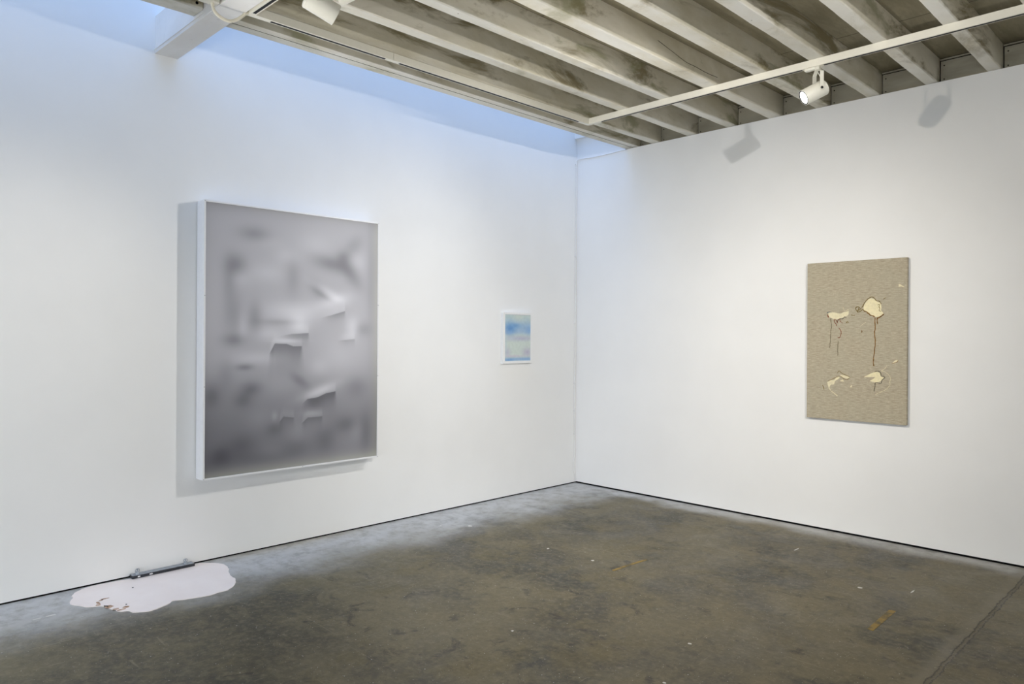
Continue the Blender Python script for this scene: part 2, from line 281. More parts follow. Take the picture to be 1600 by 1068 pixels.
LINEN= {'head': [(2.8105, 1.6984), (2.8106, 1.7225), (2.8222, 1.7501), (2.8414, 1.7733), (2.8642, 1.7843), (2.883, 1.7755), (2.9017, 1.7589), (2.9203, 1.7522), (2.9314, 1.7341), (2.9349, 1.7103), (2.933, 1.6906), (2.9477, 1.6705), (2.9235, 1.6514), (2.9011, 1.6449), (2.8824, 1.6525), (2.8598, 1.663), (2.8333, 1.6817)], 'headline': [(2.7719, 1.6916), (2.7875, 1.7072), (2.8029, 1.7248), (2.8146, 1.7504), (2.8338, 1.7736), (2.8529, 1.7888), (2.8661, 1.793), (2.8831, 1.7855), (2.898, 1.765), (2.9203, 1.7601), (2.9314, 1.74)], 'curl': [(2.77, 1.6836), (2.7603, 1.694), (2.7526, 1.7124), (2.7644, 1.7233), (2.7798, 1.7175), (2.772, 1.7037), (2.7661, 1.6837), (2.7874, 1.6891), (2.8009, 1.7008), (2.8124, 1.6944)], 'eye': [(2.9071, 1.731), (2.9146, 1.7355), (2.9239, 1.7324), (2.9183, 1.7219), (2.9238, 1.7067), (2.9181, 1.6911), (2.9311, 1.6848)], 'under': [(2.8124, 1.6912), (2.8295, 1.6851), (2.8447, 1.6714), (2.8598, 1.6579), (2.8805, 1.6526), (2.8861, 1.6465)], 'under2': [(2.9029, 1.6361), (2.9197, 1.6405), (2.9346, 1.6511), (2.9514, 1.6645)], 'under3': [(2.9048, 1.64), (2.9047, 1.6163), (2.9083, 1.5925)], 'drip': [(2.8891, 1.6404), (2.8896, 1.6047), (2.8913, 1.565), (2.8873, 1.5294), (2.889, 1.4937), (2.8926, 1.4619), (2.8849, 1.4143), (2.891, 1.4383), (2.8816, 1.3699), (2.8801, 1.3288), (2.8824, 1.2851)], 'left': [(2.5509, 1.6777), (2.5693, 1.6854), (2.6018, 1.6824), (2.6299, 1.6755), (2.65, 1.6769), (2.666, 1.6847), (2.6858, 1.6861), (2.7016, 1.6938), (2.7035, 1.6754), (2.6936, 1.6574), (2.6737, 1.6498), (2.6578, 1.642), (2.6378, 1.6384), (2.6136, 1.6307), (2.5853, 1.6355), (2.561, 1.6484), (2.5528, 1.6611)], 'leftblue': [(2.5407, 1.68), (2.555, 1.6879), (2.5754, 1.6861)], 'leftred': [(2.5447, 1.6675), (2.5479, 1.657), (2.5519, 1.6466)], 'leftdark': [(2.6175, 1.6101), (2.6257, 1.6263), (2.6357, 1.6343), (2.6577, 1.6338), (2.6717, 1.6478), (2.6856, 1.6413)], 'redm': [(2.6093, 1.5794), (2.6126, 1.5896), (2.5993, 1.6063), (2.5942, 1.6208), (2.6015, 1.633), (2.6135, 1.6163), (2.6195, 1.6059), (2.6236, 1.6264), (2.6357, 1.6323), (2.6396, 1.6158), (2.6575, 1.6019)], 'redc': [(2.6301, 1.5647), (2.6433, 1.5482), (2.6472, 1.5317), (2.6443, 1.5113), (2.6349, 1.4909), (2.6229, 1.493)], 'gray1': [(2.5691, 1.64), (2.5709, 1.611), (2.5748, 1.5779), (2.5693, 1.5408), (2.5682, 1.4912), (2.566, 1.4498), (2.5617, 1.4105)], 'gray2': [(2.6264, 1.466), (2.6219, 1.4094), (2.623, 1.3557)], 'white1': [(2.6622, 1.7195), (2.67, 1.6968), (2.6858, 1.6943), (2.6978, 1.7061), (2.7016, 1.6958)], 'dash1': [(2.7231, 1.6627), (2.7348, 1.6596), (2.7465, 1.6601)], 'dash2': [(2.6834, 1.6039), (2.6933, 1.6118), (2.7019, 1.6052)], 'dash3': [(2.9464, 1.7737), (2.9557, 1.7803), (2.9649, 1.7839)], 'dash4': [(2.7923, 1.5323), (2.7989, 1.5363), (2.7951, 1.5456)], 'line5': [(2.7829, 1.5747), (2.8022, 1.5904), (2.8253, 1.606)], 'tr': [(3.0489, 1.86), (3.0502, 1.8799), (3.0638, 1.8765), (3.0907, 1.855), (3.0662, 1.8617)], 'br_patch': [(2.8142, 1.2007), (2.8482, 1.2208), (2.8841, 1.2384), (2.9108, 1.2415), (2.9306, 1.2303), (2.9305, 1.2116), (2.9524, 1.203), (2.9414, 1.1886), (2.9303, 1.1741), (2.8971, 1.1635), (2.8569, 1.1724), (2.8749, 1.1862), (2.8929, 1.2033), (2.8571, 1.2021)], 'br_line': [(2.8886, 1.2408), (2.9086, 1.2494), (2.9263, 1.2419), (2.9328, 1.228), (2.9349, 1.2141), (2.9525, 1.2123), (2.959, 1.2008), (2.9414, 1.1839), (2.9347, 1.1603), (2.9148, 1.1604), (2.8949, 1.1625), (2.8925, 1.1398), (2.8888, 1.1161), (2.8856, 1.0971)], 'br_arc': [(2.9285, 1.2466), (2.9593, 1.2685), (2.9747, 1.2921)], 'br_arc2': [(2.9329, 1.2491), (2.9592, 1.2452), (2.9853, 1.225), (2.9981, 1.1998), (2.9937, 1.1718), (2.997, 1.1581), (2.9848, 1.1343), (2.9585, 1.1099), (2.9233, 1.0919), (2.8922, 1.0739)], 'mr': [(3.0073, 1.3067), (3.029, 1.3303), (3.0482, 1.3329), (3.0418, 1.3189), (3.0203, 1.3093)], 'bl_patch': [(2.546, 1.15), (2.5728, 1.1682), (2.5944, 1.1665), (2.6161, 1.1893), (2.64, 1.1925), (2.6256, 1.175), (2.6064, 1.1621), (2.5967, 1.1349), (2.5726, 1.1314), (2.5652, 1.1164), (2.5579, 1.1063), (2.5507, 1.1256)], 'bl_patch2': [(2.6401, 1.2095), (2.6684, 1.208), (2.6919, 1.2015), (2.7152, 1.1941), (2.6918, 1.1822), (2.6683, 1.1886), (2.6471, 1.2)], 'bl_patch3': [(2.6398, 1.1633), (2.6588, 1.1762), (2.6729, 1.1597), (2.654, 1.159)], 'bl_line': [(2.6211, 1.2211), (2.6331, 1.2385), (2.6544, 1.2221), (2.6779, 1.2107), (2.7152, 1.195)], 'bl_line2': [(2.5485, 1.155), (2.5776, 1.1708), (2.6161, 1.1917), (2.6447, 1.1975), (2.673, 1.1791), (2.6918, 1.1749), (2.7152, 1.1926)], 'bl_tail': [(2.5579, 1.1112), (2.5723, 1.0873), (2.5963, 1.0689), (2.6225, 1.0482)], 'bl_dash': [(2.5092, 1.1264), (2.5165, 1.1094), (2.5213, 1.0899)], 'bl_dot': [(2.7148, 1.1204), (2.7219, 1.1327), (2.7298, 1.1379), (2.7265, 1.1185)]}
PUDDLE= [(0.036, -4.486), (0.013, -4.428), (0.015, -4.329), (0.029, -4.23), (-0.036, -4.129), (0.009, -3.832), (0.039, -3.769), (0.094, -3.716), (0.15, -3.695), (0.227, -3.702), (0.309, -3.733), (0.394, -3.757), (0.477, -3.766), (0.528, -3.788), (0.594, -3.836), (0.629, -3.883), (0.632, -3.946), (0.64, -4.003), (0.63, -4.051), (0.61, -4.121), (0.586, -4.169), (0.608, -4.196), (0.634, -4.242), (0.651, -4.285), (0.654, -4.327), (0.635, -4.362), (0.608, -4.388), (0.57, -4.402), (0.56, -4.426), (0.537, -4.441), (0.504, -4.446), (0.479, -4.459), (0.428, -4.467), (0.398, -4.484), (0.382, -4.512), (0.345, -4.553), (0.304, -4.565), (0.262, -4.588), (0.228, -4.591), (0.183, -4.574), (0.149, -4.557), (0.12, -4.555), (0.073, -4.529)]

# ------------------------------------------------------------------ room shell
H = 3.283; ZD = 3.462; TOP = 4.0; XFR = 7.4; YBK = -7.5; GL = .011; GR = .0155
def quad_grid(x0, x1, y0, y1, z):
    bm = bmesh.new(); v = [bm.verts.new(p) for p in ((x0, y0, z), (x1, y0, z), (x1, y1, z), (x0, y1, z))]; bm.faces.new(v); return bm
struct('floor', B(-.3, XFR + .3, YBK - .3, .3, -.12, 0), M['floor'])
struct('wall_left', B(-.10, 0, YBK - .1, .02, GL, TOP + .1), M['wall'])
bm = B(0, XFR, 0, .02, GR, H); box(bm, 0, .602, 0, .02, H, TOP + .1)
struct('wall_right', bm, M['wall'])
struct('sky_leak_backing', B(-.1, XFR + .1, .105, .2, 0, TOP + .1), M['dark'])  # unseen backing added to stop sky leaking in, dark behind the gaps
struct('gap_strip_left', B(-.03, -.008, YBK, 0, 0, GL + .02), M['gap'])  # black strip standing for the shade in the gap under the wall
struct('gap_strip_right', B(-.03, XFR, .008, .03, 0, GR + .02), M['gap'])  # same black strip for the shaded gap on this side
struct('trim_1', B(0, .602, -.035, 0, 3.487, TOP), M['wall'])                    # lintel step inside the light slot
struct('trim_2', B(.606, .745, YBK, .10, ZD, TOP + .1), M['beam'])               # kerb of the light slot
struct('ceiling', B(.745, XFR + .1, YBK - .1, .10, ZD, ZD + .1), M['deck'])
def fill_window(n, wall, x0, x1, z0, z1, strength, side):
    """wall with a glowing, added window in it"""
    bm = bmesh.new(); f = bmesh.new(); g = bmesh.new()
    def q(b, a0, a1, c0, c1, d0, d1):
        if side == 'y': box(b, a0, a1, YBK - d1, YBK - d0, c0, c1)
        else: box(b, XFR + d0, XFR + d1, a0, a1, c0, c1)
    lo, hi = (0, XFR + .1) if side == 'y' else (YBK - .1, .02)
    q(bm, lo, hi, 0, z0, 0, .12); q(bm, lo, hi, z1, TOP + .1, 0, .12); q(bm, lo, x0, z0, z1, 0, .12); q(bm, x1, hi, z0, z1, 0, .12)
    struct(wall, bm, M['wall'])
    nb = 3
    for k in range(nb + 1):
        a = x0 + (x1 - x0) * k / nb; q(f, max(x0, a - .03), min(x1, a + .03), z0, z1, .02, .08)
    q(f, x0, x1, z0, z0 + .05, .02, .08); q(f, x0, x1, z1 - .05, z1, .02, .08)
    q(g, x0, x1, z0, z1, .05, .056)
    w = struct(n, f, M['white2'])
    c = FILLC[side]
    obj('fill_pane', g, glow('fill_pane_glow_' + side, (*c, 1), strength), w)  # glowing pane added for fill light, no such opening known
FILLC = dict(y=(.87, .93, 1), x=(.92, .95, 1))
fill_window('fill_window_1', 'wall_back', .7, 7.0, .05, 1.35, FILL_FRONT, 'y')
fill_window('fill_window_2', 'wall_far', -7.1, -1.4, .05, 1.35, FILL_SIDE, 'x')

# ------------------------------------------------------------------ concrete joists, infill boards, cross beam
random.seed(5)
def joist_bm(x0, x1, y0, y1, z0, z1, amp=.0035, c=.006):
    bm = bmesh.new(); n = max(6, int((y1 - y0) / .045)); rings = []
    for k in range(n + 1):
        y = y0 + (y1 - y0) * k / n
        def j(s): return noise.noise(Vector((x0 * 9 + s * 5, y * 3.1, s * 3))) * amp + noise.noise(Vector((x0 * 7 + s, y * 14, s * 7))) * amp * .6
        prof = [(x0, z1), (x0 + j(8) * .5, z0 + .055), (x0 + j(1), z0 + c + abs(j(2))), (x0 + c + j(3), z0 + j(4) * .5), ((x0 + x1) / 2, z0 + j(9) * .3), (x1 - c + j(5), z0 + j(6) * .5), (x1 + j(7), z0 + c + abs(j(2))), (x1 + .002 + j(10) * .5, z0 + .055), (x1, z1)]
        rings.append([bm.verts.new((px, y, pz)) for px, pz in prof])
    m = len(rings[0])
    for a, b in zip(rings, rings[1:]):
        for i in range(m): bm.faces.new((a[i], a[(i + 1) % m], b[(i + 1) % m], b[i]))
    bm.faces.new(rings[0]); bm.faces.new(rings[-1]); return bm
JX = [(.606, .742), (.894, .974), (1.275, 1.358), (1.662, 1.742), (2.037, 2.140), (2.424, 2.524), (2.805, 2.899), (3.200, 3.283), (3.579, 3.662), (3.962, 4.045), (4.345, 4.428)]
JL = ['concrete ceiling joist edging the skylit slot, from the right wall to the cross beam',
      'concrete ceiling joist carrying the white track, second from the skylit slot',
      'third concrete ceiling joist from the skylit slot, just right of the one under the track',
      'fourth concrete ceiling joist from the skylit slot', 'fifth concrete ceiling joist from the skylit slot, beside the grey one with a long crack',
      'concrete ceiling joist whose end shows just behind the lit spotlight, sixth from the slot',
      'seventh concrete ceiling joist, first to the right of the lit spotlight', 'eighth concrete ceiling joist from the skylit slot, second to the right of the lit spotlight',
      'ninth concrete ceiling joist, meeting the right wall at the upper right of the photo', 'tenth concrete ceiling joist, barely entering the upper right corner of the photo',
      'eleventh concrete ceiling joist, beyond the upper right corner']
JL[4] = 'fifth concrete ceiling joist from the skylit slot, with a long dark crack in its side'
YB = -3.946
for i, (x0, x1) in enumerate(JX[:10]):
    if i == 0:
        bm = joist_bm(x0, .6755, YB, .057, H + .004, ZD, .0008, .0012)
        b2 = joist_bm(.6825, x1, YB, .057, H + .005, ZD, .0008, .0012)
        me = bpy.data.meshes.new('t'); b2.to_mesh(me); b2.free(); bm.from_mesh(me)
    else: bm = joist_bm(x0, x1, YB, .057, H + .004, ZD)
    ob = obj('ceiling_joist', bm, M['joist'], org=((x0 + x1) / 2, 0, H + .004))
    if i == 0: obj('groove_filler', B(.6758, .6822, YB, .055, H + .0058, H + .03), M['dark'], ob)  # dark filler standing for the shade inside the slit
    tag(ob, JL[i], 'ceiling joist', 'concrete ceiling joists')
    if i == 4:      # long crack in its side
        pts = smoothpath([(x1 + .0022, y, z) for y, z in ((-1.75, 3.395), (-1.6, 3.372), (-1.42, 3.345), (-1.3, 3.345), (-1.15, 3.34), (-1.0, 3.345))], 6)
        obj('crack', tube(bmesh.new(), pts, .0016, 5), M['dark'], ob)
for (x0, x1), lab in ((JX[0], 'concrete ceiling joist edging the skylit slot, left of the white cross beam'), (JX[1], 'concrete ceiling joist with the short cream feed box, left of the white cross beam')):
    ob = obj('ceiling_joist', joist_bm(x0, x1, YBK, -4.086, H + .004, ZD), M['joist'], org=((x0 + x1) / 2, -4.086, H + .004))
    tag(ob, lab, 'ceiling joist', 'concrete ceiling joists')
bmh = bmesh.new(); lathe(bmh, (.742, -4.12, 3.312), (1, 0, 0), [(-.001, .008), (.003, .008)], 14)
obj('bolt_hole', bmh, M['gap'], ob)
for i in range(len(JX) - 1):
    a, b = JX[i][1] + .0085, JX[i + 1][0] - .004
    if i == len(JX) - 2: b = 6
    pb = struct('trim_%d' % (3 + i), B(a, b, .045, .056, 3.2, 3.437, .001), M['panel'])
    for dz in (3.405, 3.31):
        s = bmesh.new(); lathe(s, (a + .022, .0445, dz), (0, -1, 0), [(-.002, .0045), (.0015, .0045), (.002, .003)], 12); obj('screw', s, M['dark'], pb)
bm = bmesh.new()
for i in range(len(JX) - 1):
    box(bm, JX[i][1] + .004, JX[i + 1][0] - .003 if i < len(JX) - 2 else 6, .045, .056, 3.4455, 3.4545)
struct('trim_%d' % (3 + len(JX)), bm, M['panel'])
struct('trim_%d' % (4 + len(JX)), B(.75, 6, .0585, .066, 3.2, ZD), M['gap'])  # black sheet added so the gaps around the boards look shaded

t = thing('cross_beam', 'white painted beam crossing the skylit slot into the left wall', 'beam', (0, -4.016, 3.242))
def bbox(*a): return B(*a, .0025)
obj('beam_body', bbox(0, 6.5, -4.082, -3.949, 3.286, 3.478), M['beam'], t)
obj('bottom_plate', bbox(0, 6.5, -4.086, -3.946, 3.242, 3.284), M['beam'], t)
obj('edge_lath', bbox(0, .745, -4.091, -4.0862, 3.262, 3.2655), M['beam'], t)

# ------------------------------------------------------------------ lighting track, feed box, conduit
TZ0, TZ1 = 3.240, H + .004
def rail(label, p0, p1, slots):
    (xa, ya), (xb, yb) = p0, p1; alongx = abs(xb - xa) > abs(yb - ya); w = .018
    t = thing('track_rail', label, 'lighting track', ((xa + xb) / 2, (ya + yb) / 2, TZ0), 'white lighting tracks')
    x0, x1, y0, y1 = (xa, xb, ya - w, ya + w) if alongx else (xa - w, xa + w, ya, yb)
    obj('rail_body', B(x0, x1, y0, y1, TZ0, TZ1, .0012), M['track'], t)
    for a, b in slots:
        q = (a, b, ya - .0085, ya + .0085) if alongx else (xa - .0085, xa + .0085, a, b)
        obj('slot', B(*q, TZ0 - .0012, TZ0 + .002), M['slot'], t)
    return t
rail('white lighting track parallel to the right wall, carrying the lit spotlight', (.982, -1.002), (6.4, -1.002), [(1.10, 2.76), (2.90, 4.6), (4.7, 6.3)])
rail('white lighting track under the second joist, the length ending near the corner', (.963, -2.975), (.963, -.984), [(-2.92, -1.13)])
rail('white lighting track under the second joist, the length beginning at the cross beam', (.963, -3.931), (.963, -2.978), [(-3.80, -3.03)])
rail('white lighting track running alongside the cross beam, with an open black slot', (.982, -3.913), (6.4, -3.913), [(1.0, 6.3)])
t = thing('feed_box', 'cream track feed box under the joist left of the cross beam', 'feed box', (.963, -4.5, TZ0))
obj('box_body', B(.938, .988, -5.2, -4.10, TZ0, TZ1, .0015), M['track'], t)
obj('end_cap', B(.936, .990, -4.19, -4.098, TZ0 - .002, TZ1, .002), M['track'], t)
for yy in (-4.17, -4.26):
    s = bmesh.new(); lathe(s, (.9885, yy, TZ0 + .022), (1, 0, 0), [(-.001, .0035), (.002, .0035)], 10); obj('screw', s, M['screw'], t)
pts = smoothpath([(.963, -4.128, 3.243), (.966, -4.124, 3.215), (.970, -4.112, 3.190), (.972, -4.082, 3.172), (.972, -4.041, 3.167), (.972, -3.999, 3.187), (.970, -3.968, 3.215), (.966, -3.948, 3.236), (.963, -3.931, 3.250)], 8)
o = obj('flexible_conduit', tube(bmesh.new(), pts, .0088, 14), M['conduit'], org=(.963, -4.03, 3.167), smooth=True)
tag(o, 'cream conduit looping under the cross beam between the feed box and the track', 'conduit')

# ------------------------------------------------------------------ track spotlights
def flat_bar(path, wdir, w, th, side):
    bm = bmesh.new(); rings = []
    wd = Vector(wdir); sd = Vector(side)
    for i, p in enumerate(path):
        p = Vector(p); d = (Vector(path[min(i + 1, len(path) - 1)]) - Vector(path[max(i - 1, 0)])).normalized(); nrm = d.cross(wd).normalized()
        rings.append([bm.verts.new(p + wd * a * w / 2 + nrm * b * th / 2) for a, b in ((-1, -1), (1, -1), (1, 1), (-1, 1))])
    for a, b in zip(rings, rings[1:]):
        for k in range(4): bm.faces.new((a[k], a[(k + 1) % 4], b[(k + 1) % 4], b[k]))
    bm.faces.new(rings[0]); bm.faces.new(rings[-1]); return bm
def spotlight(label, c, d, track_y, power, aim=None, col=(1, .93, .82), cone=150, rad=.03):
    c = Vector(c); d = Vector(d).normalized(); h = Vector((d.x, d.y, 0)).normalized(); s = d.cross(Vector((0, 0, 1))).normalized()
    t = thing('track_spotlight', label, 'spotlight', (c.x, track_y, TZ0), 'cream cylinder spotlights on the tracks')
    r = .0505; L = .158
    obj('barrel', lathe(bmesh.new(), c, d, [(-L / 2, .036), (-L / 2 + .002, r - .006), (-L / 2 + .008, r), (L / 2 - .002, r), (L / 2, r - .001), (L / 2, r - .0025), (L / 2 - .02, r - .003)], 48), M['lamp'], t, smooth=True)
    obj('bezel', lathe(bmesh.new(), c, d, [(L / 2 - .006, r - .0026), (L / 2 - .0006, r - .0026), (L / 2 - .0006, r - .0105), (L / 2 - .006, r - .0105)], 48), M['bezel'], t, smooth=True)
    obj('lens', lathe(bmesh.new(), c, d, [(L / 2 - .006, r - .0106), (L / 2 - .004, r - .0106), (L / 2 - .0022, .02)], 48), M['lens'], t, smooth=True)
    piv = c - d * .028
    zt = TZ0 - .021
    for sg in (1, -1):
        a = piv + s * sg * (r + .004); e = Vector((c.x, track_y, 0)) * .35 + Vector((piv.x, piv.y, 0)) * .65 + s * sg * .012
        top = Vector((a.x, a.y, zt - .030)); b = Vector((e.x, e.y, zt - .003))
        obj('yoke_arm', flat_bar([a - Vector((0, 0, .014)), a, top, b], h, .024, .0035, s), M['lamp'], t)
        obj('pivot_knob', lathe(bmesh.new(), a, s * sg, [(-.004, .0085), (.005, .0085), (.007, .006)], 20), M['knob'], t, smooth=True)
    m = Vector((piv.x, piv.y, zt)) * .65 + Vector((c.x, track_y, zt)) * .35
    obj('stem', lathe(bmesh.new(), (m.x, m.y, zt - .006), (0, 0, 1), [(0, .016), (.020, .016), (.026, .012)], 20), M['lamp'], t, smooth=True)
    ad = B(c.x - .072, c.x + .026, track_y - .0165, track_y + .0165, TZ0 - .018, TZ0 - .0005, .004)
    obj('track_adapter', ad, M['lamp'], t)
    pts = smoothpath([(m.x - .01, m.y, zt + .004), tuple(m * 1 + h * -.012 + Vector((0, 0, -.035))), tuple(piv - d * .03 + Vector((0, 0, r - .002)))], 6)
    obj('lead', tube(bmesh.new(), pts, .0028, 8), M['lamp'], t, smooth=True)
    l = bpy.data.lights.new('spot_beam', 'SPOT'); l.energy = power; l.color = col; l.spot_size = R(cone); l.spot_blend = 1; l.shadow_soft_size = rad
    o = bpy.data.objects.new('spot_beam', l); C.objects.link(o); o.parent = t
    o.location = c + d * (L / 2 + .004) - t.location
    ad = (Vector(aim) - (c + d * L / 2)) if aim else d
    o.rotation_euler = ad.to_track_quat('-Z', 'Y').to_euler()
    return t
A_C = (2.850, -1.03, 3.069)
spotlight('lit cream spotlight on the track parallel to the right wall', A_C, (-.593, -.619, -.454), -1.002, SPOT['A'], aim=(0, -4.1, .6), col=(1, .98, .95), cone=106)
Bc = Vector((1.695, -3.91, 3.063))
spotlight('cream spotlight seen from behind at the top edge, aimed toward the linen painting', Bc, Vector((2.75, 0, 1.47)) - Bc, -3.913, SPOT['B'], aim=(3.9, 0, -.6), col=(1, .90, .76), cone=112)
spotlight('lit cream spotlight cut by the top edge of the photo, its lens facing left', (2.040, -3.960, 3.020), (-.60, -.60, -.42), -3.913, SPOT['D'], aim=(0, -5.2, 1.0), cone=74)
Cc = Vector((5.8, -3.91, 3.07))
spotlight('cream spotlight further along the cross beam track, outside the photo on the right', Cc, Vector((0, -.88, 1.47)) - Cc, -3.913, SPOT['C'], aim=(.1, -.1, .85), col=(1, .98, .95), cone=62)

# three made-up floor uplights added behind the photographer, washing the joists from below
for ux, lab in ((1.55, 'added black floor uplight at the back of the room, nearest the left wall'), (2.85, 'added black floor uplight at the back of the room, middle one of three'), (4.15, 'added black floor uplight at the back of the room, farthest from the left wall')):
    c = Vector((ux, -7.15, .17)); d = Vector((0, math.cos(R(UP_EL)), math.sin(R(UP_EL))))
    t = thing('fill_uplight', lab, 'uplight', (ux, -7.15, 0), 'added black floor uplights at the back')
    obj('fill_uplight_base', lathe(bmesh.new(), (ux, -7.15, 0), (0, 0, 1), [(0, .085), (.012, .085), (.018, .075)], 32), M['knob'], t, smooth=True)
    obj('fill_uplight_bracket', B(ux - .012, ux + .012, -7.162, -7.138, .016, .12), M['knob'], t)
    obj('fill_uplight_can', lathe(bmesh.new(), c, d, [(-.07, .03), (-.066, .045), (.06, .05), (.06, .046), (.045, .044)], 32), M['knob'], t, smooth=True)
    obj('lens', lathe(bmesh.new(), c, d, [(.044, .0435), (.046, .0435), (.047, .02)], 32), M['lens'], t, smooth=True)  # lens of the added uplight
    l = bpy.data.lights.new('fill_beam', 'SPOT'); l.energy = SPOT['U']; l.color = (1, .97, .93); l.spot_size = R(UP_CONE); l.spot_blend = .55; l.shadow_soft_size = .04
    o = bpy.data.objects.new('fill_beam', l); C.objects.link(o); o.parent = t; o.location = c + d * .055 - t.location
    o.rotation_euler = d.to_track_quat('-Z', 'Y').to_euler()

# ------------------------------------------------------------------ big boxed grey work
def blend(c, cols): return c
def col_grid(bm_name, parent, mat, y0, y1, z0, z1, x, th, ny, nz, fn):
    ys = np.linspace(y0, y1, ny); zs = np.linspace(z0, z1, nz); YY, ZZ = np.meshgrid(ys, zs)
    rgb = fn(YY, ZZ)
    verts = [(x, yy, zz) for yy, zz in zip(YY.ravel(), ZZ.ravel())]
    faces = [(j * ny + i, j * ny + i + 1, (j + 1) * ny + i + 1, (j + 1) * ny + i) for j in range(nz - 1) for i in range(ny - 1)]
    n0 = len(verts); ring = [i for i in range(ny)] + [j * ny + ny - 1 for j in range(1, nz)] + [(nz - 1) * ny + i for i in range(ny - 2, -1, -1)] + [j * ny for j in range(nz - 2, 0, -1)]
    for i in ring: v = verts[i]; verts.append((x - th, v[1], v[2]))
    for k in range(len(ring)): k2 = (k + 1) % len(ring); faces.append((ring[k2], ring[k], n0 + k, n0 + k2))
    faces.append(tuple(n0 + k for k in range(len(ring)))[::-1])
    P = parent.location; me = bpy.data.meshes.new(bm_name); me.from_pydata([(a - P.x, b - P.y, c - P.z) for a, b, c in verts], [], faces); me.update()
    full = np.ones((len(verts), 4), np.float32); full[:n0, :3] = rgb.reshape(-1, 3); full[n0:, :3] = full[ring, :3]
    at = me.color_attributes.new('Col', 'FLOAT_COLOR', 'POINT'); at.data.foreach_set('color', full.ravel())
    me.materials.append(mat); o = bpy.data.objects.new(bm_name, me); C.objects.link(o); o.parent = parent
    return o
def lin(a): a = np.clip(a, 0, 255) / 255; return np.where(a > .04045, ((a + .055) / 1.055) ** 2.4, a / 12.92)
def ss(a, lo, hi): t = np.clip((a - lo) / (hi - lo), 0, 1); return t * t * (3 - 2 * t)
FY0, FY1, FZ0, FZ1, FX = -3.821, -2.485, .556, 2.353, .12
t = thing('box_framed_artwork', 'large white box frame with a clouded grey picture on the left wall', 'picture', (0, (FY0 + FY1) / 2, FZ0))
bm = bmesh.new(); w = .0115
box(bm, .008, FX, FY0, FY0 + w, FZ0, FZ1, .001); box(bm, .008, FX, FY1 - w, FY1, FZ0, FZ1, .001)
box(bm, .008, FX, FY0 + w, FY1 - w, FZ0, FZ0 + w, .001); box(bm, .008, FX, FY0 + w, FY1 - w, FZ1 - w, FZ1, .001)
obj('frame', bm, M['white'], t)
obj('wall_batten', B(0, .010, FY0 + .08, FY1 - .08, FZ0 + .08, FZ1 - .08), M['white2'], t)
for yy, zz in ((FY0 + .006, FZ0 + .006), (FY1 - .006, FZ0 + .006), (FY1 - .006, FZ1 - .006), (FY0 + .006, FZ1 - .006), (-3.10, FZ1 - .006), (-3.12, FZ0 + .006), (FY0 + .006, 1.74), (FY0 + .006, 1.155), (FY1 - .006, 1.72), (FY1 - .006, 1.18)):
    s = bmesh.new(); lathe(s, (FX, yy, zz), (1, 0, 0), [(-.001, .0035), (.0012, .003)], 12); obj('screw', s, M['screw'], t)
def grey_art(Y, Z):
    u = (Y - FY0) / (FY1 - FY0); v = (FZ1 - Z) / (FZ1 - FZ0)
    g = 168 + 6 * ss(v, .1, .4) - 4 * ss(v, .4, .55) - 38 * ss(v, .5, .84) - 20 * ss(v, .55, .95) * (1 - u) - 4 * (1 - u)
    for y, z, sy, sz, rot, amp in BLOBS:
        a = R(rot); dy = Y - y; dz = Z - z; p = (dy * math.cos(a) - dz * math.sin(a)) / sy; q = (dy * math.sin(a) + dz * math.cos(a)) / sz
        g = g + (1.35 if amp > 0 else 1.3) * amp * np.exp(-.5 * (p * p + q * q) * 1.3)
    for P, fade, amp, taper in FLAP_SHADES:  # shade under torn flaps drawn into the colour, no relief
        py = [p[0] for p in P]; pz = [p[1] for p in P]
        e = np.interp(Y, py, pz); below = e - Z; bl_ = np.clip(below, 0, 9); m_ = .005 + .40 * bl_
        ins = ss(Y - py[0], -.5 * m_, (.012 + taper * .8 * (py[-1] - py[0])) + m_) * ss(py[-1] - Y, -.6 * m_ - .002, .6 * m_ + .003)
        prof = ss(below, -.003, .003) * np.exp(-(bl_ / fade) ** 1.25)
        halo = np.exp(-.5 * ((below + .022) / .024) ** 2) * (below < 0)
        g = g + ins * (amp * prof + 10 * halo)
    g = g - 28 * np.exp(-(FZ1 - Z) / .045) - 12 * np.exp(-(Y - FY0) / .07) - 8 * np.exp(-(FY1 - Y) / .09)  # vignette painted in for the frame's reflection at the edges
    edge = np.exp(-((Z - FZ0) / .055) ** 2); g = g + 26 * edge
    ol = np.clip(edge + np.exp(-((FY1 - Y) / .05) ** 2) * .8, 0, 1)  # pale olive rim painted as light reflected off the inner frame
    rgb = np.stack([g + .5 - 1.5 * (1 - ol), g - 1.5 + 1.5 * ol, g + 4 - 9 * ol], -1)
    return lin(rgb * ART_GAIN)
ART_GAIN = 1.12
col_grid('picture_panel', t, M['art'], FY0 + w, FY1 - w, FZ0 + w, FZ1 - w, FX - .004, .006, 300, 404, grey_art)

